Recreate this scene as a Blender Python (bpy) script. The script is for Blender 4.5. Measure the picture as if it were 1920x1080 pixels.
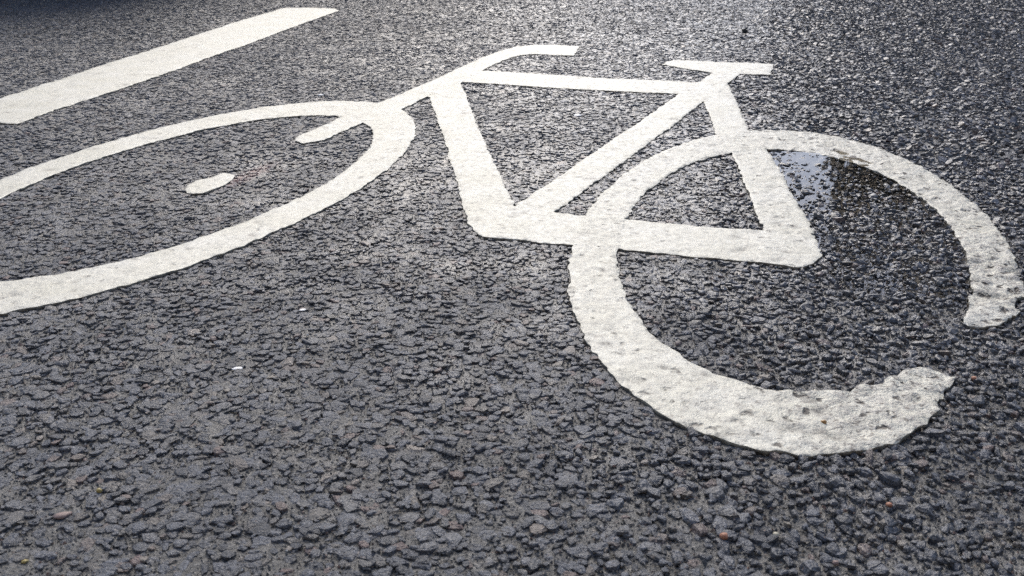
import bpy, math, random
import numpy as np
from mathutils import Vector, Matrix, Euler
from mathutils.geometry import delaunay_2d_cdt

for o in list(bpy.data.objects):
    bpy.data.objects.remove(o)
S = bpy.context.scene
COL = S.collection
random.seed(7)
RNG = np.random.default_rng(7)

# ------------------------------------------------------------------ camera, sky, sun, exposure
H = 0.40                      # camera height above the road (m)
FOC, PITCH, ROLL = 0.95, 0.3905, 0.0062
cam_d = bpy.data.cameras.new("camera")
cam = bpy.data.objects.new("camera", cam_d)
COL.objects.link(cam)
cam_d.sensor_width = 36.0
cam_d.lens = 36.0 * FOC
cam_d.clip_start = 0.02
cam_d.clip_end = 3000
cp, sp = math.cos(PITCH), math.sin(PITCH)
cr, sr = math.cos(ROLL), math.sin(ROLL)
xr = Vector((1, 0, 0)); yr = Vector((0, sp, cp)); zr = Vector((0, -cp, sp))
# image axes are turned by ROLL about the line of sight
xa = cr * xr + sr * yr
ya = -sr * xr + cr * yr
M = Matrix((xa, ya, zr)).transposed().to_4x4()
M.translation = Vector((0, 0, H))
cam.matrix_world = M
cam_d.dof.use_dof = True
cam_d.dof.focus_distance = 1.15
cam_d.dof.aperture_fstop = 20
S.camera = cam

SUN_EL, SUN_AZ = math.radians(40), math.radians(-6)      # azimuth clockwise from +Y
world = bpy.data.worlds.new("World")
S.world = world
world.use_nodes = True
wn = world.node_tree
wn.nodes.clear()
sky = wn.nodes.new("ShaderNodeTexSky")
sky.sky_type = 'NISHITA'
sky.sun_disc = False
sky.sun_elevation = SUN_EL
sky.sun_rotation = SUN_AZ
sky.air_density = 0.75
sky.dust_density = 1.7
sky.ozone_density = 1.0
bg = wn.nodes.new("ShaderNodeBackground")
bg.inputs["Strength"].default_value = 0.15
wo = wn.nodes.new("ShaderNodeOutputWorld")
wn.links.new(sky.outputs[0], bg.inputs[0])
wn.links.new(bg.outputs[0], wo.inputs[0])

sun_d = bpy.data.lights.new("sun", 'SUN')
sun_d.energy = 1.4
sun_d.angle = math.radians(32)
sun_d.color = (1.0, 0.95, 0.86)
sun = bpy.data.objects.new("sun", sun_d)
COL.objects.link(sun)
to_sun = Vector((math.sin(SUN_AZ) * math.cos(SUN_EL), math.cos(SUN_AZ) * math.cos(SUN_EL), math.sin(SUN_EL)))
sun.rotation_euler = to_sun.to_track_quat('Z', 'Y').to_euler()

S.view_settings.view_transform = 'Standard'
S.view_settings.look = 'None'
S.view_settings.gamma = 1
S.view_settings.exposure = 0.70
S.view_settings.use_curve_mapping = False
S.cycles.max_bounces = 6
S.cycles.use_denoising = False
S.cycles.caustics_reflective = False
S.cycles.caustics_refractive = False

# ------------------------------------------------------------------ helpers
def to_ground(pts):
    """points measured on the photograph (1920x1080) -> metres on the road plane"""
    p = np.asarray(pts, float).reshape(-1, 2)
    u = (p[:, 0] - 960) / 1920; v = -(p[:, 1] - 540) / 1920
    u, v = cr * u - sr * v, sr * u + cr * v
    y = FOC * cp + v * sp
    z = -FOC * sp + v * cp
    t = -H / z
    return np.stack([u * t, y * t], 1)

def vhash(ix, iy, seed):
    h = (ix.astype(np.int64) * 374761393 + iy.astype(np.int64) * 668265263 + seed * 974634777) & 0x7fffffff
    h = ((h ^ (h >> 13)) * 1274126177) & 0x7fffffff
    h = ((h ^ (h >> 16)) * 2246822519) & 0x7fffffff
    return (h ^ (h >> 15)) / float(0x7fffffff)

def vnoise(x, y, wave, seed):
    """smooth value noise in -1..1 with the given wavelength (m)"""
    X = np.asarray(x) / wave; Y = np.asarray(y) / wave
    ix = np.floor(X); iy = np.floor(Y)
    fx = X - ix; fy = Y - iy
    fx = fx * fx * fx * (fx * (fx * 6 - 15) + 10); fy = fy * fy * fy * (fy * (fy * 6 - 15) + 10)
    a = vhash(ix, iy, seed); b = vhash(ix + 1, iy, seed)
    c = vhash(ix, iy + 1, seed); d = vhash(ix + 1, iy + 1, seed)
    return (a * (1 - fx) * (1 - fy) + b * fx * (1 - fy) + c * (1 - fx) * fy + d * fx * fy) * 2 - 1

def sstep(a, b, x):
    t = np.clip((x - a) / (b - a), 0, 1)
    return t * t * (3 - 2 * t)

def mesh_np(name, V, F, attrs=None, smooth=True):
    """mesh from numpy vertices and triangles / quads"""
    me = bpy.data.meshes.new(name)
    V = np.ascontiguousarray(V, dtype=np.float32); F = np.ascontiguousarray(F, dtype=np.int32)
    n = F.shape[1]
    me.vertices.add(len(V)); me.vertices.foreach_set("co", V.ravel())
    me.loops.add(F.size); me.loops.foreach_set("vertex_index", F.ravel())
    me.polygons.add(len(F))
    me.polygons.foreach_set("loop_start", np.arange(0, F.size, n, dtype=np.int32))
    me.polygons.foreach_set("use_smooth", np.full(len(F), smooth, dtype=bool))
    for k, a in (attrs or {}).items():
        at = me.attributes.new(k, 'FLOAT', 'POINT')
        at.data.foreach_set("value", np.ascontiguousarray(a, dtype=np.float32))
    me.update(calc_edges=True)
    return me

def link(name, me, mat=None, parent=None, **props):
    o = bpy.data.objects.new(name, me)
    COL.objects.link(o)
    if mat is not None and me is not None:
        if len(me.materials) == 0:
            me.materials.append(mat)
    if parent is not None:
        o.parent = parent
    for k, v in props.items():
        o[k] = v
    return o

def empty(name, loc, **props):
    o = bpy.data.objects.new(name, None)
    COL.objects.link(o)
    o.location = loc
    o.empty_display_size = 0.1
    for k, v in props.items():
        o[k] = v
    return o

class NT:
    """short node-tree writer"""
    def __init__(s, name):
        s.m = bpy.data.materials.new(name); s.m.use_nodes = True
        s.t = s.m.node_tree; s.t.nodes.clear()
        s.out = s.t.nodes.new("ShaderNodeOutputMaterial")
    def n(s, kind, ins=None, **kw):
        nd = s.t.nodes.new("ShaderNode" + kind)
        for k, v in kw.items():
            setattr(nd, k, v)
        for k, v in (ins or {}).items():
            sock = nd.inputs[k]
            if isinstance(v, bpy.types.NodeSocket):
                s.t.links.new(v, sock)
            else:
                sock.default_value = v
        return nd
    def math(s, op, a, b=0.0, c=0.0, clamp=False):
        return s.n("Math", {0: a, 1: b, 2: c}, operation=op, use_clamp=clamp).outputs[0]
    def mix(s, f, a, b, mode='MIX'):
        nd = s.n("Mix", None, data_type='RGBA', blend_type=mode)
        for i, v in ((0, f), (6, a), (7, b)):
            if isinstance(v, bpy.types.NodeSocket): s.t.links.new(v, nd.inputs[i])
            else: nd.inputs[i].default_value = v
        return nd.outputs[2]
    def ramp(s, f, stops, interp='LINEAR'):
        nd = s.n("ValToRGB", {0: f}); cr_ = nd.color_ramp; cr_.interpolation = interp
        while len(cr_.elements) < len(stops): cr_.elements.new(0.5)
        for e, (p, c) in zip(cr_.elements, stops):
            e.position = p; e.color = c if len(c) == 4 else (*c, 1)
        return nd.outputs[0]
    def maprange(s, v, a, b, c, d):
        return s.n("MapRange", {0: v, 1: a, 2: b, 3: c, 4: d}).outputs[0]
    def attr(s, name):
        return s.n("Attribute", None, attribute_name=name).outputs["Fac"]
    def pos(s):
        return s.n("NewGeometry").outputs["Position"]
    def noise(s, vec, scale, detail=2.0, rough=0.5):
        return s.n("TexNoise", {"Vector": vec, "Scale": scale, "Detail": detail, "Roughness": rough}).outputs[0]
    def surf(s, sh):
        s.t.links.new(sh, s.out.inputs[0]); return s.m

# ------------------------------------------------------------------ the lie of the road
PUD_C = to_ground([(1590, 290)])[0]
def wetdip(x, y):
    """shallow hollow inside the rear wheel where rain water stands (0..1)"""
    g = np.stack([x, y], -1)
    d = (g - PUD_C)
    # the hollow is long in the direction of the lane
    a = d[..., 0] * 0.96 - d[..., 1] * 0.28
    b = d[..., 0] * 0.28 + d[..., 1] * 0.96
    r = np.sqrt((a / 0.34) ** 2 + (b / 0.50) ** 2)
    return 1 - sstep(0.0, 1.0, r)
def lie(x, y):
    """large-scale height of the road surface"""
    return 0.0016 * vnoise(x, y, 0.55, 3) + 0.0008 * vnoise(x, y, 0.17, 4) - 0.0046 * wetdip(x, y)
def openness(x, y):
    """0: closed surface, stones flush in the mortar; 1: open, ravelled surface with proud stones"""
    t = x - (0.04 + 0.30 * (y - 0.55)) + 0.10 * vnoise(x, y, 0.22, 5) + 0.05 * vnoise(x, y, 0.07, 6)
    return sstep(-0.13, 0.22, t)

def inside(P, poly):
    x, y = P[:, 0], P[:, 1]; r = np.zeros(len(P), bool)
    n = len(poly); j = n - 1
    for i in range(n):
        xi, yi = poly[i]; xj, yj = poly[j]
        if yi != yj:
            c = ((yi > y) != (yj > y)) & (x < (xj - xi) * (y - yi) / (yj - yi) + xi)
            r ^= c
        j = i
    return r

# ------------------------------------------------------------------ outlines of the painted markings (measured on the photograph)
def conic(P):
    P = np.array(P, float); x = (P[:, 0] - 960) / 960; y = (P[:, 1] - 540) / 960
    A = np.stack([x * x, x * y, y * y, x, y, np.ones_like(x)], 1)
    c = np.linalg.svd(A)[2][-1]
    Q = np.array([[2 * c[0], c[1]], [c[1], 2 * c[2]]])
    ctr = np.linalg.solve(Q, -c[3:5])
    w, v = np.linalg.eigh(Q / 2)
    k = -(np.dot(c[3:5], ctr) / 2 + c[5])
    ax = np.sqrt(k / w)
    def at(th):
        e = ctr + np.outer(np.cos(th) * ax[0], v[:, 0]) + np.outer(np.sin(th) * ax[1], v[:, 1])
        return e * 960 + [960, 540]
    return at
RO = [(1070,520),(1073,463),(1075,580),(1087,627),(1107,657),(1133,687),(1155,713),(1280,798),(1327,818),(1413,843),(1480,853),(1560,854),(1627,850),(1677,832),(1807,360),(1873,433),(1903,493),(1918,540),(1403,245),(1467,243),(1547,252),(1613,267),(1680,290),(1747,322),(1800,355),(1278,270),(1207,303),(1137,358),(1098,405)]
RI = [(1213,360),(1177,413),(1155,467),(1160,520),(1173,560),(1200,600),(1240,640),(1280,672),(1347,707),(1427,732),(1527,738),(1613,728),(1718,360),(1780,420),(1813,473),(1820,527),(1817,560),(1547,287),(1613,310),(1667,333),(1710,357),(1280,315),(1373,283)]
FO = [(0,342),(100,300),(173,278),(253,255),(347,233),(440,213),(533,197),(633,190),(707,193),(753,207),(770,220),(775,240),(770,267),(750,300),(720,323),(673,358),(638,377),(513,438),(393,485),(280,525),(200,550),(110,572),(0,590)]
FI = [(37,360),(133,318),(213,290),(333,258),(440,238),(533,220),(600,216),(697,247),(693,277),(673,300),(640,325),(583,363),(500,403),(400,437),(300,473),(213,500),(117,517),(0,533)]
TH = np.linspace(0, 2 * np.pi, 240, endpoint=False)
fo_px, fi_px = conic(FO)(TH), conic(FI)(TH)
def arc(P, a_pt, b_pt, via):
    """points on a fitted ellipse from a_pt to b_pt, passing via"""
    e = conic(P)(np.linspace(0, 2 * np.pi, 400, endpoint=False))
    i = int(np.argmin(((e - a_pt) ** 2).sum(1))); j = int(np.argmin(((e - b_pt) ** 2).sum(1)))
    k = int(np.argmin(((e - via) ** 2).sum(1)))
    n = 400
    fwd = [(i + t) % n for t in range((j - i) % n + 1)]
    if k not in fwd:
        fwd = [(i - t) % n for t in range((i - j) % n + 1)]
    return [tuple(e[q]) for q in fwd[::2]]
r_out = arc(RO, (1918, 541), (1650, 843), (1075, 500))
r_in = arc(RI, (1600, 731), (1817, 572), (1155, 480))
end_low = [(1677,833),(1713,813),(1737,800),(1746,787),(1760,777),(1757,762),(1760,750),(1772,735),(1780,728),(1792,722),(1788,712),(1777,705),(1758,700),(1740,697),(1720,696),(1700,700),(1686,705),(1665,716),(1645,724)]
end_up = [(1812,592),(1803,608),(1815,612),(1845,614),(1870,609),(1885,602),(1897,594),(1905,596),(1914,586),(1913,580),(1906,578),(1906,570),(1914,562),(1921,556)]
PX = {
 'stripe': [(-110,221),(0,185),(200,120),(350,72),(440,43),(533,16),(580,15),(627,16.7),(635,20.5),(560,47),(467,82),(400,105),(333,130),(233,165),(170,186),(100,208),(33,235),(0,231.5)],
 'handlebar': [(812,176),(858,130),(905,109),(935,97),(965,89),(1000,85),(1040,85),(1087,88),(1083,94),(1076,105),(1040,104),(1000,102),(978,104),(960,108),(945,114),(925,123),(903,134),(870,154)],
 'fork': [(700,197),(735,185),(800,156.5),(858,130),(890,130),(862,155),(804,181),(753,207),(682,232),(644,247.5),(613,262),(590,268),(569,271),(555,266.5),(556,259),(602.5,240),(642,219)],
 'top_tube': [(845,137),(903,134),(1000,139),(1042,142),(1120,147),(1200,151),(1310,156),(1340,160),(1310,180),(1273,178),(1200,175),(1120,170.5),(1050,167),(950,160),(860,154.5),(840,150)],
 'down_tube': [(804,180),(835,150),(860,154),(872,175),(887,215),(896,238),(915,284),(923,300),(942,340),(957,369),(965,386.5),(1000,405),(985,452),(969,451),(907,445),(897,440),(889,433),(883,426),(879,418),(876.5,408),(867,383),(852.5,327),(843,300),(839,279)],
 'seat_tube': [(1330,160),(1345,172),(1317,192.5),(1263,237),(1218,269),(1173,302),(1132,331),(1075,373),(1038,400),(1000,425),(940,415),(965,386.5),(994,369),(1030,345),(1092,302),(1200,230),(1238,203),(1273,178.5)],
 'chain_stay': [(950,405),(1038,400),(1096,407),(1175,414.5),(1304,425.6),(1433,433),(1500,428),(1524,432),(1527,441),(1534,458),(1539,469),(1538,480),(1532,489),(1522,495),(1512,498.5),(1494,500),(1402.5,491),(1271,480),(1153,468),(1076,461),(1027,458),(969,451),(925,447)],
 'seat_stay': [(1310,170),(1364,158),(1380,190),(1401,240),(1410,255),(1438,277.5),(1455,307),(1470,330),(1483,362),(1501,388),(1521,425.6),(1527,441),(1500,455),(1440,445),(1433,433),(1422,408),(1403.6,360),(1390,328),(1378,298),(1371,285),(1352,268),(1342,253),(1332,223),(1322,198)],
 'seat_post': [(1310,156),(1337,137.5),(1350,128),(1395,130),(1388,140),(1364,158),(1350,175),(1325,175)],
 'saddle': [(1242.5,121.5),(1250,116),(1270,113),(1350,116.7),(1447,121),(1450,123.5),(1445,141.7),(1388,140),(1337,137.5),(1293,131),(1255,124.5)],
 'hub': [(347.6,357.8),(353,350),(368,340.6),(395,335),(420,327),(430,327.6),(440,331),(434.6,339.6),(424,347),(408.5,354),(393,360),(379,364.6),(361.7,365.6),(351,364)],
 'rear_wheel': r_out + end_low + r_in + end_up,
}
def densify(G, step, jit, seed, keep_closed=True):
    out = []
    n = len(G)
    for i in range(n):
        a = G[i]; b = G[(i + 1) % n]
        L = np.hypot(*(b - a)); k = max(1, int(round(L / step)))
        for t in range(k):
            out.append(a + (b - a) * t / k)
    out = np.array(out)
    tx = np.roll(out, -1, 0) - np.roll(out, 1, 0)
    nrm = np.stack([-tx[:, 1], tx[:, 0]], 1); nrm /= np.maximum(np.hypot(nrm[:, 0], nrm[:, 1])[:, None], 1e-9)
    w = vnoise(out[:, 0], out[:, 1], 0.0085, seed) * 0.8 + vnoise(out[:, 0], out[:, 1], 0.016, seed + 1) * 0.6
    return out + nrm * (jit * w)[:, None]
def jitter_for(name):
    return {'stripe': 0.0034, 'rear_wheel': 0.0025, 'hub': 0.0007}.get(name, 0.0023)
POLY = {k: densify(to_ground(v), 0.0042, jitter_for(k), 11) for k, v in PX.items()}
POLY['front_out'] = densify(to_ground(fo_px), 0.0042, 0.0025, 11)
POLY['front_in'] = densify(to_ground(fi_px), 0.0042, 0.0025, 11)
PAINT_T = 0.0021

def in_part(P, name):
    if name == 'front_wheel':
        return inside(P, POLY['front_out']) & ~inside(P, POLY['front_in'])
    return inside(P, POLY[name])
BIKE = ['chain_stay', 'seat_stay', 'down_tube', 'seat_tube', 'top_tube', 'seat_post', 'saddle', 'handlebar', 'fork', 'rear_wheel', 'front_wheel', 'hub']
def painted(P):
    r = inside(P, POLY['stripe'])
    for k in BIKE:
        r |= in_part(P, k)
    return r

# ------------------------------------------------------------------ materials
def asphalt_material(name, stone):
    """bitumen-coated stone / mortar; attributes: tint 0..1 (kind of stone), wet 0..1"""
    t = NT(name)
    P = t.pos()
    fine = t.noise(P, 900, 3.0, 0.6)
    mid = t.noise(P, 210, 3.0, 0.6)
    big = t.noise(P, 9.0, 3.0, 0.55)
    if stone == 'object':
        tint = t.n("ObjectInfo").outputs["Random"]
    else:
        tint = t.attr("tint")
    if stone:
        base = t.ramp(tint, [(0.0, (0.027, 0.029, 0.033)), (0.30, (0.044, 0.047, 0.053)), (0.60, (0.062, 0.066, 0.075)),
                             (0.84, (0.074, 0.073, 0.072)), (0.92, (0.070, 0.064, 0.057)), (0.965, (0.085, 0.060, 0.054)),
                             (0.99, (0.10, 0.09, 0.075)), (1.0, (0.15, 0.13, 0.11))])
    else:
        base = t.ramp(mid, [(0.25, (0.036, 0.035, 0.032)), (0.5, (0.058, 0.056, 0.051)), (0.62, (0.080, 0.077, 0.070)),
                            (0.74, (0.11, 0.103, 0.091))])
    if not stone:
        bare = t.attr("bare")
        vo = t.n("TexVoronoi", {"Vector": P, "Scale": 115.0})
        vs = t.ramp(t.n("SeparateColor", {0: vo.outputs["Color"]}).outputs[0], [(0.0, (0.027, 0.029, 0.033)), (0.6, (0.055, 0.058, 0.066)), (1.0, (0.075, 0.072, 0.068))])
        vs = t.mix(t.maprange(vo.outputs["Distance"], 0.42, 0.62, 0.0, 1.0), vs, (0.012, 0.011, 0.010, 1))
        base = t.mix(bare, base, vs)
    # fine pale dust and grains caught in the bitumen
    dust = t.maprange(fine, 0.55, 0.72, 0.0, 1.0)
    dusty = t.math('MULTIPLY', dust, t.maprange(big, 0.35, 0.7, 0.15, 0.75))
    base = t.mix(dusty, base, (0.12, 0.112, 0.097, 1))
    # rust-red smear beside the front hub
    c = to_ground([(466, 328)])[0]
    sub = t.n("VectorMath", {0: P, 1: (c[0], c[1], 0)}, operation='SUBTRACT').outputs[0]
    ca_, sa_ = math.cos(math.radians(72)), math.sin(math.radians(72))
    al = t.n("VectorMath", {0: sub, 1: (ca_ / 0.10, sa_ / 0.10, 0)}, operation='DOT_PRODUCT').outputs["Value"]
    ac = t.n("VectorMath", {0: sub, 1: (-sa_ / 0.022, ca_ / 0.022, 0)}, operation='DOT_PRODUCT').outputs["Value"]
    ln = t.math('SQRT', t.math('ADD', t.math('MULTIPLY', al, al), t.math('MULTIPLY', ac, ac)))
    smear = t.math('MULTIPLY', t.maprange(ln, 0.3, 1.0, 1.0, 0.0), t.maprange(mid, 0.4, 0.6, 0.1, 0.75))
    base = t.mix(smear, base, (0.16, 0.065, 0.055, 1))
    gr = t.noise(P, 430, 3.0, 0.65)
    var = t.math('MULTIPLY', t.maprange(gr, 0.32, 0.68, 0.75, 2.35), t.maprange(mid, 0.3, 0.7, 0.85, 1.45))
    vc = t.n("CombineColor", {0: var, 1: var, 2: var}).outputs[0]
    base = t.mix(1.0, base, vc, 'MULTIPLY')
    gl = t.n("TexVoronoi", {"Vector": P, "Scale": 520.0})
    grain = t.math('MULTIPLY', t.math('GREATER_THAN', t.n("SeparateColor", {0: gl.outputs["Color"]}).outputs[0], 0.90),
                   t.maprange(gl.outputs["Distance"], 0.2, 0.45, 0.85, 0.0))
    base = t.mix(grain, base, t.ramp(t.n("SeparateColor", {0: gl.outputs["Color"]}).outputs[1], [(0.0, (0.16, 0.15, 0.13)), (0.55, (0.24, 0.22, 0.18)), (0.75, (0.20, 0.12, 0.08)), (0.9, (0.40, 0.38, 0.34))]))
    wet = t.attr("wet") if stone != 'object' else t.maprange(t.n("SeparateXYZ", {0: P}).outputs[0], -0.2, 0.4, 0.35, 0.6)
    wetn = t.math('ADD', wet, t.maprange(big, 0.3, 0.7, -0.25, 0.25), clamp=True)
    base = t.mix(t.math('MULTIPLY', wetn, 0.35), base, t.mix(1.0, base, (0.55, 0.55, 0.56, 1), 'MULTIPLY'))
    rough = t.math('ADD', t.maprange(wetn, 0.0, 1.0, 0.42, 0.17), t.math('MULTIPLY', fine, 0.12))
    h = t.math('ADD', t.math('MULTIPLY', mid, 0.0016), t.math('ADD', t.math('MULTIPLY', gr, 0.0024), t.math('MULTIPLY', fine, 0.0009)))
    if not stone:
        rough = t.math('ADD', rough, t.math('MULTIPLY', bare, 0.22))
        h = t.math('SUBTRACT', h, t.math('MULTIPLY', bare, t.math('MULTIPLY', vo.outputs["Distance"], 0.010)))
    bump = t.n("Bump", {"Strength": t.maprange(wetn, 0.25, 0.85, 0.95, 0.40), "Distance": 1.0, "Height": h}).outputs[0]
    bs = t.n("BsdfPrincipled", {"Base Color": base, "Roughness": rough, "Normal": bump, "IOR": 1.5})
    return t.surf(bs.outputs[0])
MAT_ROAD = asphalt_material("asphalt_mortar", None)
MAT_STONE = asphalt_material("asphalt_stone", 'mesh')
MAT_STONE_OB = asphalt_material("asphalt_stone_single", 'object')

def grit_material():
    t = NT("grit")
    P = t.pos()
    tint = t.attr("tint")
    base = t.ramp(tint, [(0.0, (0.045, 0.047, 0.050)), (0.40, (0.072, 0.073, 0.074)), (0.68, (0.11, 0.106, 0.096)),
                         (0.86, (0.17, 0.15, 0.115)), (0.93, (0.17, 0.095, 0.070)), (0.965, (0.32, 0.29, 0.25)), (1.0, (0.62, 0.60, 0.55))])
    f = t.noise(P, 1100, 2.0)
    base = t.mix(t.maprange(f, 0.4, 0.7, 0, 0.5), base, t.mix(1.0, base, (0.5, 0.5, 0.5, 1), 'MULTIPLY'))
    bump = t.n("Bump", {"Strength": 0.8, "Distance": 1.0, "Height": t.math('MULTIPLY', f, 0.0004)}).outputs[0]
    return t.surf(t.n("BsdfPrincipled", {"Base Color": base, "Roughness": 0.5, "Normal": bump}).outputs[0])
MAT_GRIT = grit_material()

def paint_material():
    t = NT("thermoplastic_paint")
    P = t.pos()
    dirt = t.attr("dirt")
    a = t.noise(P, 14, 4.0, 0.6); b = t.noise(P, 120, 4.0, 0.65); c = t.noise(P, 620, 3.0, 0.6)
    base = t.ramp(a, [(0.3, (0.565, 0.54, 0.425)), (0.5, (0.625, 0.60, 0.49)), (0.7, (0.67, 0.65, 0.555))])
    grime = t.math('MULTIPLY', t.maprange(b, 0.44, 0.70, 0.0, 1.0), t.math('MULTIPLY_ADD', t.attr("worn"), 0.38, 0.22))
    base = t.mix(grime, base, (0.43, 0.405, 0.355, 1))
    speck = t.math('MULTIPLY', t.maprange(c, 0.56, 0.64, 0.0, 1.0), t.math('MULTIPLY', t.maprange(b, 0.35, 0.6, 0.25, 0.9), t.math('MULTIPLY_ADD', t.attr("worn"), 0.55, 0.25)))
    base = t.mix(speck, base, (0.22, 0.205, 0.18, 1))
    wob = t.n("TexNoise", {"Vector": P, "Scale": 90.0, "Detail": 2.0}).outputs[1]
    Pw = t.n("VectorMath", {0: P, 1: t.n("VectorMath", {0: wob, "Scale": 0.018}, operation='SCALE').outputs[0]}, operation='ADD').outputs[0]
    def spots(scale, r0, r1, keep):
        v = t.n("TexVoronoi", {"Vector": Pw, "Scale": scale})
        on = t.math('GREATER_THAN', t.n("SeparateColor", {0: v.outputs["Color"]}).outputs[0], keep)
        return t.math('MULTIPLY', t.maprange(v.outputs["Distance"], r0, r1, 1.0, 0.0), on)
    s1 = spots(62, 0.10, 0.36, 0.46); s2 = spots(150, 0.15, 0.40, 0.40)
    worn = t.attr("worn")
    s1 = t.math('MULTIPLY', s1, t.math('MULTIPLY', worn, t.maprange(b, 0.38, 0.54, 0.0, 1.25)))
    s2 = t.math('MULTIPLY', s2, t.math('MULTIPLY_ADD', worn, 0.60, 0.14))
    base = t.mix(s2, base, (0.20, 0.18, 0.15, 1))
    base = t.mix(s1, base, (0.085, 0.072, 0.056, 1))
    dn = t.math('MULTIPLY', dirt, t.maprange(b, 0.3, 0.65, 0.45, 1.0), clamp=True)
    base = t.mix(dn, base, (0.050, 0.042, 0.032, 1))
    h = t.math('ADD', t.math('MULTIPLY', b, t.math('MULTIPLY_ADD', worn, 0.0026, 0.0007)), t.math('SUBTRACT', t.math('MULTIPLY', c, 0.0009), t.math('MULTIPLY', s1, 0.0022)))
    bump = t.n("Bump", {"Strength": 0.7, "Distance": 1.0, "Height": h}).outputs[0]
    rough = t.maprange(b, 0.3, 0.7, 0.36, 0.6)
    return t.surf(t.n("BsdfPrincipled", {"Base Color": base, "Roughness": rough, "Normal": bump}).outputs[0])
MAT_PAINT = paint_material()

def simple(name, col, rough=0.6, nscale=300, amount=0.4, bump=0.0006, metallic=0.0, coat=0.0):
    t = NT(name)
    P = t.n("TexCoord").outputs["Object"]
    f = t.noise(P, nscale, 3.0, 0.6)
    base = t.mix(t.maprange(f, 0.35, 0.7, 0, amount), (*col, 1), tuple(c * 0.45 for c in col) + (1,))
    ins = {"Base Color": base, "Roughness": rough, "Metallic": metallic, "Coat Weight": coat}
    if bump:
        ins["Normal"] = t.n("Bump", {"Strength": 0.7, "Distance": 1.0, "Height": t.math('MULTIPLY', f, bump)}).outputs[0]
    return t.surf(t.n("BsdfPrincipled", ins).outputs[0])

def water_material():
    t = NT("rain_water")
    nz = t.noise(t.pos(), 18, 1.0)
    bump = t.n("Bump", {"Strength": 0.08, "Distance": 1.0, "Height": t.math('MULTIPLY', nz, 0.002)}).outputs[0]
    fr = t.n("Fresnel", {"IOR": 1.33, "Normal": bump}).outputs[0]
    gl = t.n("BsdfGlossy", {"Color": (1, 1, 1, 1), "Roughness": 0.02, "Normal": bump}).outputs[0]
    tr = t.n("BsdfTransparent", {"Color": (0.97, 0.92, 0.84, 1)}).outputs[0]
    mx = t.n("MixShader", {0: fr, 1: tr, 2: gl}).outputs[0]
    return t.surf(mx)
MAT_WATER = water_material()

# ------------------------------------------------------------------ road: one sheet to the horizon
def wetness(x, y):
    w = 0.30 + 0.52 * sstep(-0.9, 0.3, x) * sstep(0.5, 1.2, y) + 0.6 * wetdip(x, y) + 0.14 * openness(x, y)
    return np.clip(w + 0.15 * vnoise(x, y, 0.35, 9), 0, 1)
def axis(dense_a, dense_b, step, far_a, far_b):
    d = list(np.arange(dense_a, dense_b + 1e-6, step))
    def grow(start, stop, sign):
        out, s, p = [], step, start
        while abs(p - start) < abs(stop - start):
            s = min(s * 1.35, 400); p = p + sign * s; out.append(p)
        return out
    return np.array(sorted(grow(dense_a, far_a, -1)) + d + grow(dense_b, far_b, 1))
gx = axis(-2.5, 2.5, 0.0092, -1500, 1500)
gy_far = axis(1.42, 4.6, 0.016, -1500, 1500)
gy = np.concatenate([gy_far[gy_far < 0.2], np.arange(0.30, 1.415, 0.0064), gy_far[gy_far > 1.4199]])
GX, GY = np.meshgrid(gx, gy)
o_ = openness(GX, GY)
GZ = lie(GX, GY) - 0.0017 * (1 - o_) - 0.0030 * o_ \
     + 0.0014 * vnoise(GX, GY, 0.0125, 21) + 0.0005 * vnoise(GX, GY, 0.034, 22)
# beyond the reach of the single stones the sheet itself carries the stone relief
farw = sstep(4.45, 4.6, GY)
nearw = (np.abs(GX) < 4) & (GY < 6)
GZ = GZ + farw * nearw * (0.0012 + 0.0016 * vnoise(GX, GY, 0.019, 23))
GZ = np.where(nearw & (GY > 0.2), GZ, lie(GX, GY) * 0 - 0.0005)
BARE = np.where((np.abs(GX) > 0.59 + 0.52 * GY) | (GY > 4.5) | (GY < 0.30), 1.0, 0.0)
nx, ny = len(gx), len(gy)
idx = np.arange(nx * ny).reshape(ny, nx)
Fq = np.stack([idx[:-1, :-1], idx[:-1, 1:], idx[1:, 1:], idx[1:, :-1]], -1).reshape(-1, 4)
Vr = np.stack([GX, GY, GZ], -1).reshape(-1, 3)
road = link("road", mesh_np("road", Vr, Fq, {"wet": wetness(GX, GY).ravel(), "bare": BARE.ravel()}), MAT_ROAD, kind="structure",
            label="wet dark grey asphalt road surface")

# ------------------------------------------------------------------ stones bedded in the asphalt
def proto_stone(k, nseg, rings):
    r = np.random.default_rng(100 + k)
    th = np.sort(np.linspace(0, 2 * np.pi, nseg, endpoint=False) + r.uniform(-0.30, 0.30, nseg))
    rad = 1 + r.uniform(-0.34, 0.20, nseg)
    V = [(0, 0, 0.0 + r.uniform(-0.06, 0.06))]
    for (q, z, zj) in rings:
        for i in range(nseg):
            f = q * rad[i] * (1 + r.uniform(-0.07, 0.07))
            V.append((f * math.cos(th[i]), f * math.sin(th[i]), z + r.uniform(-zj, zj)))
    F = []
    for i in range(nseg):
        j = (i + 1) % nseg
        F.append((0, 1 + i, 1 + j))
        for m in range(len(rings) - 1):
            a, b = 1 + m * nseg, 1 + (m + 1) * nseg
            F.append((a + i, b + i, b + j)); F.append((a + i, b + j, a + j))
    return np.array(V), np.array(F)
NP = 28
PROTO_HI = [proto_stone(k, 7, [(0.58, -0.05, 0.13), (0.92, -0.24, 0.14), (1.0, -1.1, 0.0)]) for k in range(NP)]
PROTO_LO = [proto_stone(300 + k, 5, [(0.74, -0.04, 0.11), (1.0, -0.9, 0.0)]) for k in range(NP)]
PROTO_GR = [proto_stone(600 + k, 5, [(1.0, -0.95, 0.1)]) for k in range(NP)]
PROTO_FAR = [proto_stone(900 + k, 4, [(0.80, -0.03, 0.10), (1.0, -0.9, 0.0)]) for k in range(NP)]

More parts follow.
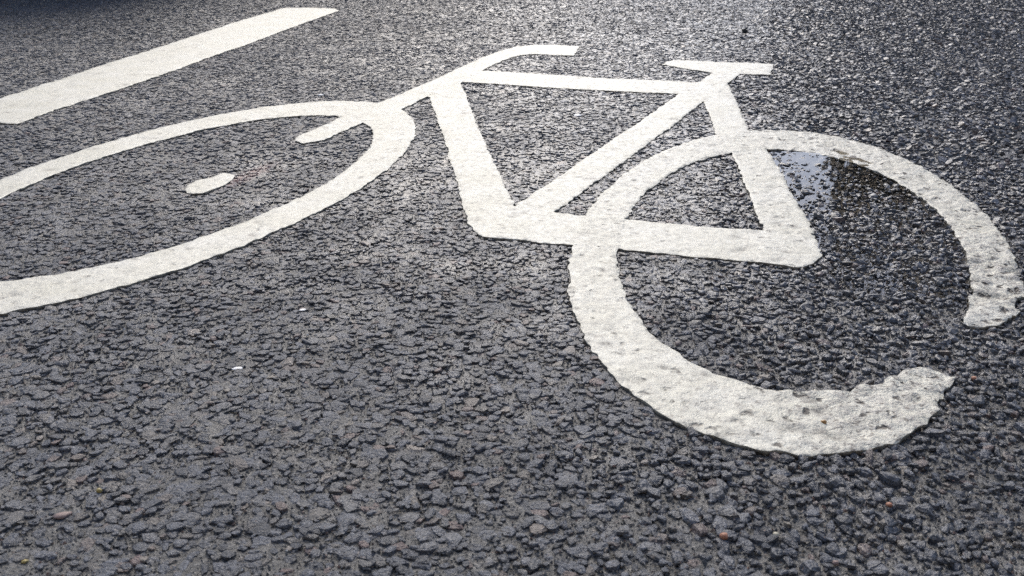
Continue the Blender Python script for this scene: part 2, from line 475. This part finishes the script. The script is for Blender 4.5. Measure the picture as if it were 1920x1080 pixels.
def scatter(y0, y1, spacing, seed, marg=0.14):
    r = np.random.default_rng(seed)
    out = []
    ys = np.arange(y0, y1, spacing * 0.866)
    for i, yy in enumerate(ys):
        hw = 0.09 + 0.52 * yy + marg
        xs = np.arange(-hw, hw, spacing) + (i % 2) * spacing / 2
        out.append(np.stack([xs, np.full_like(xs, yy)], 1))
    P = np.concatenate(out)
    P = P + r.uniform(-0.45, 0.45, P.shape) * spacing
    return P, r

def build_stones(P, r, size, kind):
    """positions -> dict of per-stone arrays"""
    keep = ~painted(P)
    if kind == 'stone': keep &= r.random(len(P)) > 0.10
    # stones well under the paint are hidden by it: leave them out
    P = P[keep]
    n = len(P)
    o = openness(P[:, 0], P[:, 1])
    if kind == 'stone':
        s = size * np.exp(r.normal(0, 0.44, n)) * (1.04 - 0.20 * o)
        s = np.clip(s, size * 0.40, size * 1.9)
        el = r.uniform(0.52, 1.0, n)
        top = lie(P[:, 0], P[:, 1]) + r.normal(0, 1, n) * (0.00055 + 0.0006 * o)
        tilt = r.normal(0, 1, (n, 2)) * (0.105 + 0.12 * o)[:, None]
        zs = s * (0.42 + 0.42 * o)
    else:
        s = size * np.exp(r.normal(0, 0.35, n)); el = r.uniform(0.6, 1, n)
        top = lie(P[:, 0], P[:, 1]) - 0.0002 - 0.0005 * o + r.normal(0, 1, n) * (0.0005 + 0.0005 * o)
        tilt = r.normal(0, 1, (n, 2)) * 0.25
        zs = s * 1.0
    return dict(P=P, s=s, el=el, top=top, tilt=tilt, zs=zs, rot=r.uniform(0, 2 * np.pi, n),
                pk=r.integers(0, NP, n), tint=r.random(n), wet=wetness(P[:, 0], P[:, 1]))

def bake(D, sel, protos):
    Vs, Fs, T, W = [], [], [], []
    off = 0
    for k in range(NP):
        m = sel & (D['pk'] == k)
        n = int(m.sum())
        if n == 0: continue
        pv, pf = protos[k]
        c, s_ = np.cos(D['rot'][m])[:, None], np.sin(D['rot'][m])[:, None]
        sx = pv[None, :, 0] * D['s'][m][:, None]; sy = pv[None, :, 1] * (D['s'] * D['el'])[m][:, None]
        x = sx * c - sy * s_; y = sx * s_ + sy * c
        z = pv[None, :, 2] * D['zs'][m][:, None] + D['tilt'][m][:, 0:1] * x + D['tilt'][m][:, 1:2] * y + D['top'][m][:, None]
        V = np.stack([x + D['P'][m][:, 0:1], y + D['P'][m][:, 1:2], z], -1)
        Vs.append(V.reshape(-1, 3))
        Fs.append((pf[None] + off + (np.arange(n) * len(pv))[:, None, None]).reshape(-1, 3))
        T.append(np.repeat(D['tint'][m], len(pv))); W.append(np.repeat(D['wet'][m], len(pv)))
        off += n * len(pv)
    return np.concatenate(Vs), np.concatenate(Fs), np.concatenate(T), np.concatenate(W)

PN, rn = scatter(0.40, 1.50, 0.0078, 31, 0.20)
near = build_stones(PN, rn, 0.0047, 'stone')
PF, rf = scatter(1.50, 2.75, 0.0088, 32, 0.06)
far = build_stones(PF, rf, 0.0055, 'stone')
PX2, rx2 = scatter(2.75, 4.1, 0.0105, 34, 0.06)
vfar = build_stones(PX2, rx2, 0.0065, 'stone')
PG, rg = scatter(0.44, 1.26, 0.0037, 33, 0.05)
grit = build_stones(PG, rg, 0.00105, 'grit')

def side_field(P):
    hw = 0.09 + 0.52 * P[:, 1] + np.where(P[:, 1] < 1.5, 0.20, 0.06)
    return np.abs(P[:, 0]) > hw
PB, rb = scatter(0.30, 4.5, 0.0128, 35, 0.50)
PB = PB[(side_field(PB) | (PB[:, 1] > 4.1) | (PB[:, 1] < 0.40))]
band = build_stones(PB, rb, 0.0076, 'stone')
# the 300 that show largest in view are single parts of the road, the rest one part
dist = np.sqrt(near['P'][:, 0] ** 2 + near['P'][:, 1] ** 2 + H * H)
inview = (np.abs(near['P'][:, 0]) < 0.52 * dist * 1.0) & (near['P'][:, 1] > 0.505)
score = np.where(inview, near['s'] * near['el'] / dist ** 2, 0)
big = np.zeros(len(score), bool); big[np.argsort(-score)[:300]] = True
Vh, Fh, Th_, Wh = bake(near, ~big, PROTO_HI)
Vl, Fl, Tl, Wl = bake(far, np.ones(len(far['s']), bool), PROTO_LO)
Vx, Fx, Tx, Wx = bake(vfar, np.ones(len(vfar['s']), bool), PROTO_FAR)
Vb, Fb, Tb, Wb = bake(band, np.ones(len(band['s']), bool), PROTO_FAR)
Fb = Fb + len(Vx); Vx = np.concatenate([Vx, Vb]); Fx = np.concatenate([Fx, Fb]); Tx = np.concatenate([Tx, Tb]); Wx = np.concatenate([Wx, Wb])
stones_me = mesh_np("stones", np.concatenate([Vh, Vl, Vx]), np.concatenate([Fh, Fl + len(Vh), Fx + len(Vh) + len(Vl)]),
                    {"tint": np.concatenate([Th_, Tl, Tx]), "wet": np.concatenate([Wh, Wl, Wx])}, smooth=False)
link("stones", stones_me, MAT_STONE, road, kind="stuff")
Vg, Fg, Tg, Wg = bake(grit, np.ones(len(grit['s']), bool), PROTO_GR)
link("grit", mesh_np("grit", Vg, Fg, {"tint": Tg, "wet": Wg}, smooth=False), MAT_GRIT, road, kind="stuff")
proto_me = [mesh_np("stone", pv, pf, smooth=False) for pv, pf in PROTO_HI]
for me in proto_me: me.materials.append(MAT_STONE_OB)
for i in np.nonzero(big)[0]:
    ob = bpy.data.objects.new("stone", proto_me[near['pk'][i]])
    COL.objects.link(ob)
    ob.parent = road
    tz = Matrix(((1, 0, 0, 0), (0, 1, 0, 0), (near['tilt'][i, 0], near['tilt'][i, 1], 1, 0), (0, 0, 0, 1)))
    # tilt as a true rotation
    nrm = Vector((-near['tilt'][i, 0], -near['tilt'][i, 1], 1)).normalized()
    q = Vector((0, 0, 1)).rotation_difference(nrm).to_matrix().to_4x4()
    ob.matrix_world = Matrix.Translation((near['P'][i, 0], near['P'][i, 1], near['top'][i])) @ q @ \
        Matrix.Rotation(near['rot'][i], 4, 'Z') @ Matrix.Diagonal((near['s'][i], near['s'][i] * near['el'][i], near['zs'][i], 1))

# ------------------------------------------------------------------ painted markings: thick thermoplastic draped over the stones
def paint_sheet(part_names, polys, owner, rough_of, gridstep=0.0042):
    verts, edges = [], []
    for pl in polys:
        n0 = len(verts)
        verts += [Vector((float(a), float(b))) for a, b in pl]
        n = len(pl)
        edges += [(n0 + i, n0 + (i + 1) % n) for i in range(n)]
    allp = np.concatenate(polys)
    x0, y0 = allp.min(0); x1, y1 = allp.max(0)
    gx_, gy_ = np.meshgrid(np.arange(x0, x1, gridstep), np.arange(y0, y1, gridstep * 0.9))
    gx_ = gx_ + (np.arange(gx_.shape[0]) % 2)[:, None] * gridstep / 2
    I = np.stack([gx_.ravel(), gy_.ravel()], 1) + RNG.uniform(-0.2, 0.2, (gx_.size, 2)) * gridstep
    # fine close to the camera, coarser further off
    d = np.hypot(I[:, 0], I[:, 1])
    I = I[RNG.random(len(I)) < np.clip((1.45 / d) ** 1.6, 0.16, 1)]
    ok = np.zeros(len(I), bool)
    for nme in part_names: ok |= in_part(I, nme)
    I = I[ok]
    verts += [Vector((float(a), float(b))) for a, b in I]
    vc, ve, fc, _, _, _ = delaunay_2d_cdt(verts, edges, [], 0, 1e-6, True)
    V = np.array([(v.x, v.y) for v in vc]); F = np.array(fc)
    C = V[F].mean(1)
    lab = np.full(len(F), -1)
    for k, nme in enumerate(part_names):
        m = in_part(C, nme)
        lab[(lab < 0) & m] = k
    F, lab = F[lab >= 0], lab[lab >= 0]
    a_ = V[F]; area = (a_[:, 1, 0] - a_[:, 0, 0]) * (a_[:, 2, 1] - a_[:, 0, 1]) - (a_[:, 2, 0] - a_[:, 0, 0]) * (a_[:, 1, 1] - a_[:, 0, 1])
    F[area < 0] = F[area < 0][:, ::-1]
    # outer edge
    E = np.concatenate([F[:, [0, 1]], F[:, [1, 2]], F[:, [2, 0]]])
    key = np.sort(E, 1); code = key[:, 0].astype(np.int64) * len(V) + key[:, 1]
    u, inv, cnt = np.unique(code, return_inverse=True, return_counts=True)
    bmask = cnt[inv] == 1
    BE = E[bmask]; BEl = np.concatenate([lab, lab, lab])[bmask]
    bv = np.unique(BE)
    B = V[bv]
    dist_ = np.full(len(V), 1e9)
    for s in range(0, len(V), 2000):
        q = V[s:s + 2000]
        dd = ((q[:, None, :] - B[None]) ** 2).sum(2)
        dist_[s:s + 2000] = np.sqrt(dd.min(1))
    x, y = V[:, 0], V[:, 1]
    amp, over = rough_of(V)
    t = np.clip(dist_ / 0.0028, 0, 1)
    edge = np.sqrt(1 - (1 - t) ** 2)
    z = lie(x, y) + PAINT_T * (0.72 + 0.28 * edge) * (1 + 0.15 * over)
    z += amp * (0.00095 * vnoise(x, y, 0.0095, 41) + 0.0005 * vnoise(x, y, 0.022, 42)) + 0.0003 * vnoise(x, y, 0.06, 43)
    dirt = np.zeros(len(V))
    # pits and scuffs holding dirt
    r = np.random.default_rng(55)
    cand = V[r.choice(len(V), min(len(V), 700), replace=False)]
    ca, _ = rough_of(cand)
    cand = cand[r.random(len(cand)) < np.clip(ca * 0.75, 0.05, 0.9)]
    for c in cand:
        rr = r.uniform(0.002, 0.006); el = r.uniform(1.0, 2.4); an = r.normal(0.0, 0.5)
        ddx, ddy = x - c[0], y - c[1]
        u_ = (ddx * math.cos(an) + ddy * math.sin(an)) / (rr * el); v_ = (-ddx * math.sin(an) + ddy * math.cos(an)) / rr
        w = np.exp(-(u_ * u_ + v_ * v_))
        z -= r.uniform(0.0006, 0.0016) * w
        dirt = np.maximum(dirt, w * r.uniform(0.25, 0.85))
    out = {}
    for k, nme in enumerate(part_names):
        f = F[lab == k]
        if len(f) == 0: continue
        used = np.unique(f)
        mp = np.full(len(V), -1); mp[used] = np.arange(len(used))
        vv = np.stack([x[used], y[used], z[used]], 1)
        ff = mp[f]
        be = BE[BEl == k]
        dd = dirt[used]; wn_ = amp[used]
        if len(be):
            eb = np.unique(be)
            up = np.stack([x[eb], y[eb], z[eb]], 1)
            low = np.stack([x[eb], y[eb], lie(x[eb], y[eb]) - 0.005], 1)
            mp1 = np.full(len(V), -1); mp1[eb] = len(vv) + np.arange(len(eb))
            mp2 = np.full(len(V), -1); mp2[eb] = len(vv) + len(eb) + np.arange(len(eb))
            sk1 = np.stack([mp1[be[:, 1]], mp1[be[:, 0]], mp2[be[:, 0]]], 1)
            sk2 = np.stack([mp1[be[:, 1]], mp2[be[:, 0]], mp2[be[:, 1]]], 1)
            vv = np.concatenate([vv, up, low]); ff = np.concatenate([ff, sk1, sk2])
            dd = np.concatenate([dd, np.full(len(eb), 0.55), np.full(len(eb), 1.8)])
            wn_ = np.concatenate([amp[used], np.ones(2 * len(eb))])
        nm = {'front_wheel': 'wheel', 'rear_wheel': 'wheel', 'stripe': 'lane_stripe'}.get(nme, nme)
        out[nme] = link(nm, mesh_np(nm, vv, ff, {"dirt": dd, "worn": wn_}), MAT_PAINT, owner)
    return out

def bike_rough(V):
    x, y = V[:, 0], V[:, 1]
    inr = in_part(V, 'rear_wheel')
    worn = to_ground([(1850, 520), (1720, 760)])
    dmin = np.minimum(np.hypot(*(V - worn[0]).T), np.hypot(*(V - worn[1]).T))
    right = sstep(to_ground([(1420, 400)])[0][0], to_ground([(1760, 400)])[0][0], x)
    amp = 0.38 + 0.55 * openness(x, y) * 0.6 + inr * (0.30 + 0.65 * right) + 1.6 * (1 - sstep(0.03, 0.17, dmin))
    over = np.zeros(len(V))
    for nme in BIKE: over += in_part(V, nme)
    return amp, np.clip(over - 1, 0, 1)

marking = empty("bicycle_marking", (0, 0, 0), label="white painted bicycle symbol lying across the wet asphalt",
                category="road marking")
bike_polys = [POLY[k] for k in BIKE if k != 'front_wheel'] + [POLY['front_out'], POLY['front_in']]
parts = paint_sheet(BIKE, bike_polys, marking, bike_rough)
if 'rear_wheel' in parts: parts['rear_wheel']['label'] = "worn white rear wheel with a broken rim"
if 'front_wheel' in parts: parts['front_wheel']['label'] = "white front wheel cut by the left edge"
st = paint_sheet(['stripe'], [POLY['stripe']], None, lambda V: (np.full(len(V), 0.22), np.zeros(len(V))), 0.007)
st['stripe']['label'] = "straight white painted lane stripe beyond the front wheel of the bicycle symbol"
st['stripe']['category'] = "lane marking"

# ------------------------------------------------------------------ standing rain water in the hollow inside the rear wheel
pud_px = [(1425, 262), (1500, 262), (1580, 280), (1660, 312), (1730, 348), (1795, 405), (1830, 460), (1838, 530), (1800, 560),
          (1700, 560), (1600, 540), (1545, 500), (1525, 455), (1500, 410), (1470, 355), (1440, 305)]
pp = to_ground(pud_px)
WZ = float(lie(*to_ground([(1555, 338)])[0])) + 0.0002
pv = np.concatenate([np.c_[pp, np.full(len(pp), WZ)], [[*pp.mean(0), WZ]]])
n = len(pp)
pf = np.array([(i, (i + 1) % n, n) for i in range(n)])
if np.cross(pv[pf[0][1]] - pv[pf[0][0]], pv[pf[0][2]] - pv[pf[0][0]])[2] < 0: pf = pf[:, ::-1]
link("puddle", mesh_np("puddle", pv, pf), MAT_WATER, None, kind="structure", label="shallow rain puddle inside the rear wheel")

# ------------------------------------------------------------------ loose pebbles and crumbs
def pebble_mesh(seed, flat, lumps=0.18):
    r = np.random.default_rng(seed)
    import bmesh
    bm = bmesh.new()
    bmesh.ops.create_icosphere(bm, subdivisions=2, radius=1.0)
    for v in bm.verts:
        d = v.co.normalized()
        f = 1 + lumps * (vnoise(np.array(d.x * 2 + seed), np.array(d.y * 2 + d.z * 1.7), 1.0, seed) + 0.5 * r.uniform(-0.5, 0.5))
        v.co = d * float(f)
        v.co.z = max(v.co.z * flat, -0.5 * flat)
    me = bpy.data.meshes.new("pebble")
    bm.to_mesh(me); bm.free()
    for p in me.polygons: p.use_smooth = True
    return me
def loose(name, px, w_px, ratio, flat, mat, label, cat, seed, lift=0.0, rot=0.0, lumps=0.18):
    c = to_ground([px])[0]
    dd = math.sqrt(c[0] ** 2 + c[1] ** 2 + H * H)
    r = w_px * dd / (1920 * FOC) / 2
    me = pebble_mesh(seed, flat, lumps)
    o = link(name, me, mat, None, label=label, category=cat)
    o.location = (c[0], c[1], float(lie(*c)) + lift + 0.0002 + 0.22 * flat * r)
    o.rotation_euler = (0, 0, rot)
    o.scale = (r, r * ratio, r)
    return o
M_WHITE = simple("white_chip", (0.80, 0.79, 0.76), 0.5, 3, 0.15, 0.0003)
M_ORANGE = simple("orange_stone", (0.42, 0.19, 0.11), 0.55, 3, 0.4, 0.0003)
M_CREAM = simple("cream_stone", (0.50, 0.46, 0.34), 0.5, 3, 0.5, 0.0003)
M_AMBER = simple("amber_stone", (0.36, 0.19, 0.05), 0.4, 3, 0.5, 0.0003)
M_YEL = simple("yellow_grain", (0.36, 0.28, 0.09), 0.4, 3, 0.4, 0.0003)
M_PINK = simple("pink_stone", (0.30, 0.215, 0.185), 0.6, 4, 0.8, 0.0003)
M_DARK = simple("dark_crumb", (0.012, 0.011, 0.008), 0.8, 3, 0.5, 0.0003)
M_BEIGE = simple("beige_flake", (0.20, 0.185, 0.165), 0.7, 3, 0.5, 0.0003)
loose("pebble", (445, 692), 21, 0.6, 0.14, M_WHITE, "flat white chip alone on the dark asphalt at lower left", "pebble", 1, 0, 0.2)
loose("pebble", (567, 582), 13, 0.8, 0.18, M_WHITE, "small white chip just below the front wheel's rim", "pebble", 2, 0, 0.6)
loose("pebble", (1083, 217), 15, 1.2, 0.18, M_WHITE, "white chip inside the triangle of the bicycle frame", "pebble", 3)
loose("pebble", (602, 178), 11, 1.0, 0.3, M_WHITE, "tiny white chip above the front wheel, towards the stripe", "pebble", 4)
loose("pebble", (1357, 1007), 17, 0.9, 0.8, M_ORANGE, "round orange pebble near the bottom edge, right of centre", "pebble", 5)
loose("pebble", (1455, 1003), 12, 0.9, 0.7, M_CREAM, "small cream pebble right of the orange one", "pebble", 6)
loose("pebble", (1543, 798), 11, 1.0, 0.8, M_AMBER, "amber pebble lying on the white rear wheel", "pebble", 7, PAINT_T)
loose("pebble", (186, 921), 10, 1.0, 0.9, M_YEL, "round yellow grain at lower left", "pebble", 8)
loose("pebble", (116, 966), 26, 0.7, 0.3, M_PINK, "broken pinkish pebble at lower left", "pebble", 9, 0, 0.4, 0.35)
loose("pebble", (1667, 949), 11, 1.0, 0.8, M_ORANGE, "small orange grain below the worn lower end of the rear wheel", "pebble", 10)
loose("pebble", (1826, 712), 10, 1.0, 0.9, M_ORANGE, "small orange grain beside the tip of the broken rear wheel", "pebble", 11)
loose("pebble", (1567, 1057), 12, 0.9, 0.8, M_PINK, "pale pink pebble at the bottom edge", "pebble", 12)
loose("dirt_crumb", (1397, 60), 10, 1.3, 1.0, M_DARK, "black crumb of dirt alone on the asphalt above the saddle", "dirt crumb", 13, 0.001, 0, 0.3)
loose("flake", (1885, 19), 18, 1.8, 0.2, M_BEIGE, "pale beige flake in the far right corner", "flake", 14, 0.001, 0.3, 0.35)
loose("flake", (46, 1053), 12, 0.9, 0.5, M_YEL, "yellowish scrap near the bottom left corner", "flake", 15, 0, 0.5, 0.4)

# ------------------------------------------------------------------ what the wet road and the puddle mirror: houses either side, a parked car
def box_np(x0, y0, z0, x1, y1, z1):
    V = np.array([(x0,y0,z0),(x1,y0,z0),(x1,y1,z0),(x0,y1,z0),(x0,y0,z1),(x1,y0,z1),(x1,y1,z1),(x0,y1,z1)])
    F = np.array([(0,3,2,1),(4,5,6,7),(0,1,5,4),(1,2,6,5),(2,3,7,6),(3,0,4,7)])
    return V, F
def boxes(name, bl, mat, parent, **kw):
    Vs, Fs, off = [], [], 0
    for b in bl:
        V, F = box_np(*b); Vs.append(V); Fs.append(F + off); off += 8
    return link(name, mesh_np(name, np.concatenate(Vs), np.concatenate(Fs), smooth=False), mat, parent, **kw)
def brick_material(name, c1, c2):
    t = NT(name)
    P = t.n("TexCoord").outputs["Object"]
    sp_ = t.n("SeparateXYZ", {0: P}).outputs
    u = t.math('ADD', sp_[0], sp_[1])
    vec = t.n("CombineXYZ", {0: u, 1: sp_[2], 2: 0.0}).outputs[0]
    br = t.n("TexBrick", {"Vector": vec, "Color1": (*c1, 1), "Color2": (*c2, 1), "Mortar": (0.22, 0.20, 0.18, 1), "Scale": 1.0,
                          "Mortar Size": 0.006, "Brick Width": 0.24, "Row Height": 0.075})
    base = t.mix(t.maprange(t.noise(P, 0.8, 4.0), 0.35, 0.7, 0, 0.4), br.outputs[0], (c1[0]*.6, c1[1]*.6, c1[2]*.6, 1))
    return t.surf(t.n("BsdfPrincipled", {"Base Color": base, "Roughness": 0.85}).outputs[0])
M_FRAME = simple("window_frame", (0.55, 0.54, 0.51), 0.5, 8, 0.2, 0)
M_ROOF = simple("roof_slate", (0.055, 0.055, 0.060), 0.7, 6, 0.5, 0.01)
def glass(name, c=(0.02, 0.025, 0.03)):
    t = NT(name)
    f = t.noise(t.n("TexCoord").outputs["Object"], 0.9, 2.0)
    return t.surf(t.n("BsdfPrincipled", {"Base Color": t.mix(f, (*c, 1), (c[0]*2, c[1]*2, c[2]*2, 1)), "Roughness": 0.06}).outputs[0])
M_GLASS = glass("window_glass")
def house(az_deg, dist, yaw_deg, width, depth, height, mat, side, label, ncols, nrows, hip=0.0, rise=3.0, roofmat=None):
    """front-left corner at the given bearing; side=+1 extends to the right of it, -1 to the left"""
    a = math.radians(az_deg)
    h = empty("house", (dist * math.sin(a), dist * math.cos(a), -0.02), label=label, category="house")
    h.rotation_euler = (0, 0, -math.radians(yaw_deg))
    x0, x1 = (0, width) if side > 0 else (-width, 0)
    boxes("wall", [(x0, 0, 0, x1, depth, height)], mat, h)
    # gable roof along x
    e = 0.35
    V = np.array([(x0-.02,-e,height+.003),(x1+.02,-e,height+.003),(x1+.02,depth+e,height+.003),(x0-.02,depth+e,height+.003),(x0-.02+hip,depth/2,height+rise),(x1+.02-hip,depth/2,height+rise)])
    me = bpy.data.meshes.new("roof")
    me.from_pydata([tuple(v) for v in V], [], [(0,3,2,1),(0,1,5,4),(2,3,4,5),(1,2,5),(3,0,4)])
    link("roof", me, roofmat or M_ROOF, h)
    cw, rh = width / ncols, height / nrows
    for i in range(ncols):
        for j in range(nrows):
            cx, cz = x0 + (i + .5) * cw, (j + .55) * rh
            w, hh = 0.55, 0.75
            if j == 0 and i == ncols // 2:
                d = boxes("door", [(cx-.5, -.05, 0.02, cx+.5, -.004, 2.1)], M_ROOF, h)
                boxes("handle", [(cx+.34, -.11, 1.0, cx+.44, -.052, 1.04)], M_FRAME, d)
                continue
            f = boxes("window", [(cx-w-.07,-.06,cz-hh-.07,cx+w+.07,-.003,cz-hh),(cx-w-.07,-.06,cz+hh,cx+w+.07,-.003,cz+hh+.07),
                                 (cx-w-.07,-.06,cz-hh+.001,cx-w,-.003,cz+hh-.001),(cx+w,-.06,cz-hh+.001,cx+w+.07,-.003,cz+hh-.001),
                                 (cx-.03,-.055,cz-hh+.002,cx+.03,-.003,cz+hh-.002)], M_FRAME, h)
            boxes("pane", [(cx-w+.001,-.03,cz-hh+.001,cx-.031,-.008,cz+hh-.001),(cx+.031,-.03,cz-hh+.001,cx+w-.001,-.008,cz+hh-.001)], M_GLASS, f)
            boxes("sill", [(cx-w-.12,-.16,cz-hh-.13,cx+w+.12,-.002,cz-hh-.072)], M_FRAME, f)
    return h
c_b = to_ground([(1560, 300)])[0]
az_b = math.degrees(math.atan2(c_b[0], c_b[1]))
house(az_b + 1.3, 15, 16, 15, 7, 3.7, brick_material("brown_brick", (0.50, 0.385, 0.27), (0.42, 0.31, 0.215)), 1,
      "brown brick house mirrored in the puddle, right of the road", 5, 1, 1.7, 3.3, simple("brown_roof_tiles", (0.33, 0.235, 0.165), 0.8, 5, 0.5, 0.01))
house(-10, 18, 16, 22, 9, 6.5, brick_material("grey_brick", (0.13, 0.125, 0.115), (0.10, 0.095, 0.088)), -1,
      "grey brick house mirrored dimly in the road, left of the gap of sky", 7, 2)

def tree(az_deg, dist, height, rx, rz, label):
    a = math.radians(az_deg)
    t_ = empty("tree", (dist * math.sin(a), dist * math.cos(a), 0), label=label, category="tree")
    r = np.random.default_rng(77)
    V, F = [], []
    def limb(p0, p1, r0, r1):
        p0, p1 = np.array(p0, float), np.array(p1, float)
        d = p1 - p0; d /= np.linalg.norm(d); u = np.cross(d, (0.3, 1, 0.2)); u /= np.linalg.norm(u); w = np.cross(d, u)
        k = len(V)
        for p, q in ((p0, r0), (p1, r1)):
            for i in range(8):
                V.append(tuple(p + q * (math.cos(i * math.pi / 4) * u + math.sin(i * math.pi / 4) * w)))
        for i in range(8):
            F.append((k + i, k + (i + 1) % 8, k + 8 + (i + 1) % 8, k + 8 + i))
    cz = height - rz
    limb((0, 0, 0), (0.03, 0.02, cz), 0.10, 0.07); limb((0.03, 0.02, cz), (0, 0, height - .3), 0.07, 0.02)
    for i in range(14):
        z = r.uniform(cz - rz * .8, cz + rz * .7); b = r.uniform(0, 6.28); q = rx * r.uniform(.5, .95)
        limb((0, 0, z), (q * math.cos(b), q * math.sin(b), z + .35), 0.03, 0.008)
    me = bpy.data.meshes.new("trunk"); me.from_pydata(V, [], F)
    link("trunk", me, simple("bark", (0.10, 0.08, 0.06), 0.9, 20, 0.5, 0.004), t_)
    n = 2600
    th_, ph = r.uniform(0, 6.283, n), np.arccos(r.uniform(-1, 1, n)); rad = r.uniform(0.25, 1, n) ** 0.5 * (0.8 + 0.3 * vnoise(th_ * 1.3, ph * 1.7, 0.7, 5))
    C = np.stack([rx * rad * np.sin(ph) * np.cos(th_), rx * rad * np.sin(ph) * np.sin(th_), cz + rz * rad * np.cos(ph)], 1)
    A = r.normal(0, 1, (n, 3)); A /= np.linalg.norm(A, axis=1)[:, None]
    B = np.cross(A, r.normal(0, 1, (n, 3))); B /= np.linalg.norm(B, axis=1)[:, None]
    sz = r.uniform(0.05, 0.10, n)[:, None]
    L = np.stack([C - A * sz, C + B * sz * .5, C + A * sz, C - B * sz * .5], 1).reshape(-1, 3)
    link("crown", mesh_np("crown", L, np.arange(4 * n).reshape(n, 4), smooth=False), simple("brown_leaves", (0.13, 0.10, 0.05), 0.6, 3, 0.5, 0), t_)
tree(az_b + 2.0, 12.5, 4.6, 0.55, 1.9, "slim brown-leaved tree in front of the brown house")
house(120, 14, 180, 27, 9, 8.0, brick_material("pale_brick", (0.42, 0.36, 0.29), (0.36, 0.30, 0.24)), 1,  # added out of view: blocks the blue sky behind, bounces neutral light into crevices
      "unseen pale brick house added behind the camera to block sky and bounce light", 8, 3)

def loft(stations):
    """stations: list of closed rings with equal point counts -> V, quads, capped"""
    n = len(stations[0]); V = [p for st_ in stations for p in st_]; F = []
    for k in range(len(stations) - 1):
        for i in range(n):
            j = (i + 1) % n
            F.append((k*n+i, k*n+j, (k+1)*n+j, (k+1)*n+i))
    F.append(tuple(range(n))[::-1]); F.append(tuple((len(stations)-1)*n + i for i in range(n)))
    return V, F
def poly_mesh(name, V, F, mat, parent, smooth=True, **kw):
    me = bpy.data.meshes.new(name); me.from_pydata(V, [], F)
    import bmesh
    bm = bmesh.new(); bm.from_mesh(me); bmesh.ops.recalc_face_normals(bm, faces=bm.faces[:]); bm.to_mesh(me); bm.free()
    for p in me.polygons: p.use_smooth = smooth and len(p.vertices) == 4
    return link(name, me, mat, parent, **kw)
M_CAR = simple("dark_car_paint", (0.018, 0.020, 0.024), 0.25, 5, 0.1, 0, 0.0, 1.0)
M_TYRE = simple("tyre_rubber", (0.018, 0.018, 0.018), 0.85, 40, 0.3, 0.002)
M_RIM = simple("wheel_rim", (0.45, 0.45, 0.46), 0.35, 8, 0.1, 0, 0.9)
M_TRIM = simple("black_trim", (0.02, 0.02, 0.02), 0.6, 30, 0.2, 0.001)
M_LAMP = simple("lamp_glass", (0.6, 0.6, 0.6), 0.15, 8, 0.1, 0)
M_TAIL = simple("tail_lamp_glass", (0.35, 0.02, 0.02), 0.2, 8, 0.1, 0)
def car(loc, rot):
    c = empty("parked_car", loc, label="dark parked car standing just beyond the lane stripe", category="car")
    c.rotation_euler = (0, 0, rot)
    L = [(-2.05,.42,.62,.70),(-1.98,.27,.74,.80),(-1.55,.20,.86,.86),(-.85,.18,.90,.87),(0,.18,.91,.88),(.85,.18,.92,.87),(1.5,.20,.93,.86),(1.95,.26,.90,.80),(2.06,.42,.80,.72)]
    st_ = []
    for x, zl, zt, w in L:
        st_.append([(x,-w*.9,zl),(x,-w,zl+.12),(x,-w*1.01,zl+(zt-zl)*.6),(x,-w*.93,zt),(x,0,zt+.025),(x,w*.93,zt),(x,w*1.01,zl+(zt-zl)*.6),(x,w,zl+.12),(x,w*.9,zl)])
    poly_mesh("body", *loft(st_), M_CAR, c)
    G = [(-1.05,.88,.90,.74),(-.35,.88,1.36,.64),(.3,.88,1.45,.62),(1.1,.88,1.42,.61),(1.75,.88,1.12,.64),(1.93,.88,.91,.68)]
    st_ = [[(x,-.78,.885),(x,-w,zt*.97),(x,-w*.8,zt),(x,w*.8,zt),(x,w,zt*.97),(x,.78,.885)] for x, z0, zt, w in G]
    poly_mesh("window", *loft(st_), M_GLASS, c)
    st_ = [[(x,-w,zt-.03),(x,-w*.8,zt+.012),(x,w*.8,zt+.012),(x,w,zt-.03)] for x, z0, zt, w in [(-.3,0,1.385,.665),(.3,0,1.46,.645),(1.1,0,1.435,.635),(1.62,0,1.22,.655)]]
    poly_mesh("roof", *loft(st_), M_CAR, c)
    for x in (-1.28, 1.28):
        for y in (-.78, .78):
            ring = lambda r, yy: [(x + r*math.cos(t), yy, .31 + r*math.sin(t)) for t in np.linspace(0, 2*math.pi, 28, endpoint=False)]
            wv = poly_mesh("tyre", *loft([ring(.24, y-.1), ring(.30, y-.1), ring(.31, y-.07), ring(.31, y+.07), ring(.30, y+.1), ring(.24, y+.1)]), M_TYRE, c)
            s_ = 1 if y > 0 else -1
            poly_mesh("rim", *loft([ring(.235, y+s_*.02), ring(.235, y+s_*.108), ring(.21, y+s_*.112), ring(.06, y+s_*.09), ring(.05, y+s_*.12)]), M_RIM, wv)
    for y in (-.55, .55):
        boxes("headlight", [(-2.035, y-.16, .60, -1.93, y+.16, .72)], M_LAMP, c)
        boxes("tail_light", [(1.95, y-.14, .62, 2.075, y+.14, .78)], M_TAIL, c)
    boxes("bumper", [(-2.09,-.68,.36,-1.98,.68,.50)], M_TRIM, c); boxes("bumper", [(1.98,-.70,.36,2.10,.70,.50)], M_TRIM, c)
    for s_ in (-1, 1):
        y = s_ * .93
        boxes("wing_mirror", [(-.72, min(y, y-s_*.14), .93, -.60, max(y, y-s_*.14), 1.05)], M_TRIM, c)
        boxes("handle", [(.12, min(s_*.882, s_*.905), .76, .30, max(s_*.882, s_*.905), .79)], M_TRIM, c)
    return c
car((-3.45, 4.95, 0.0), math.radians(-3))
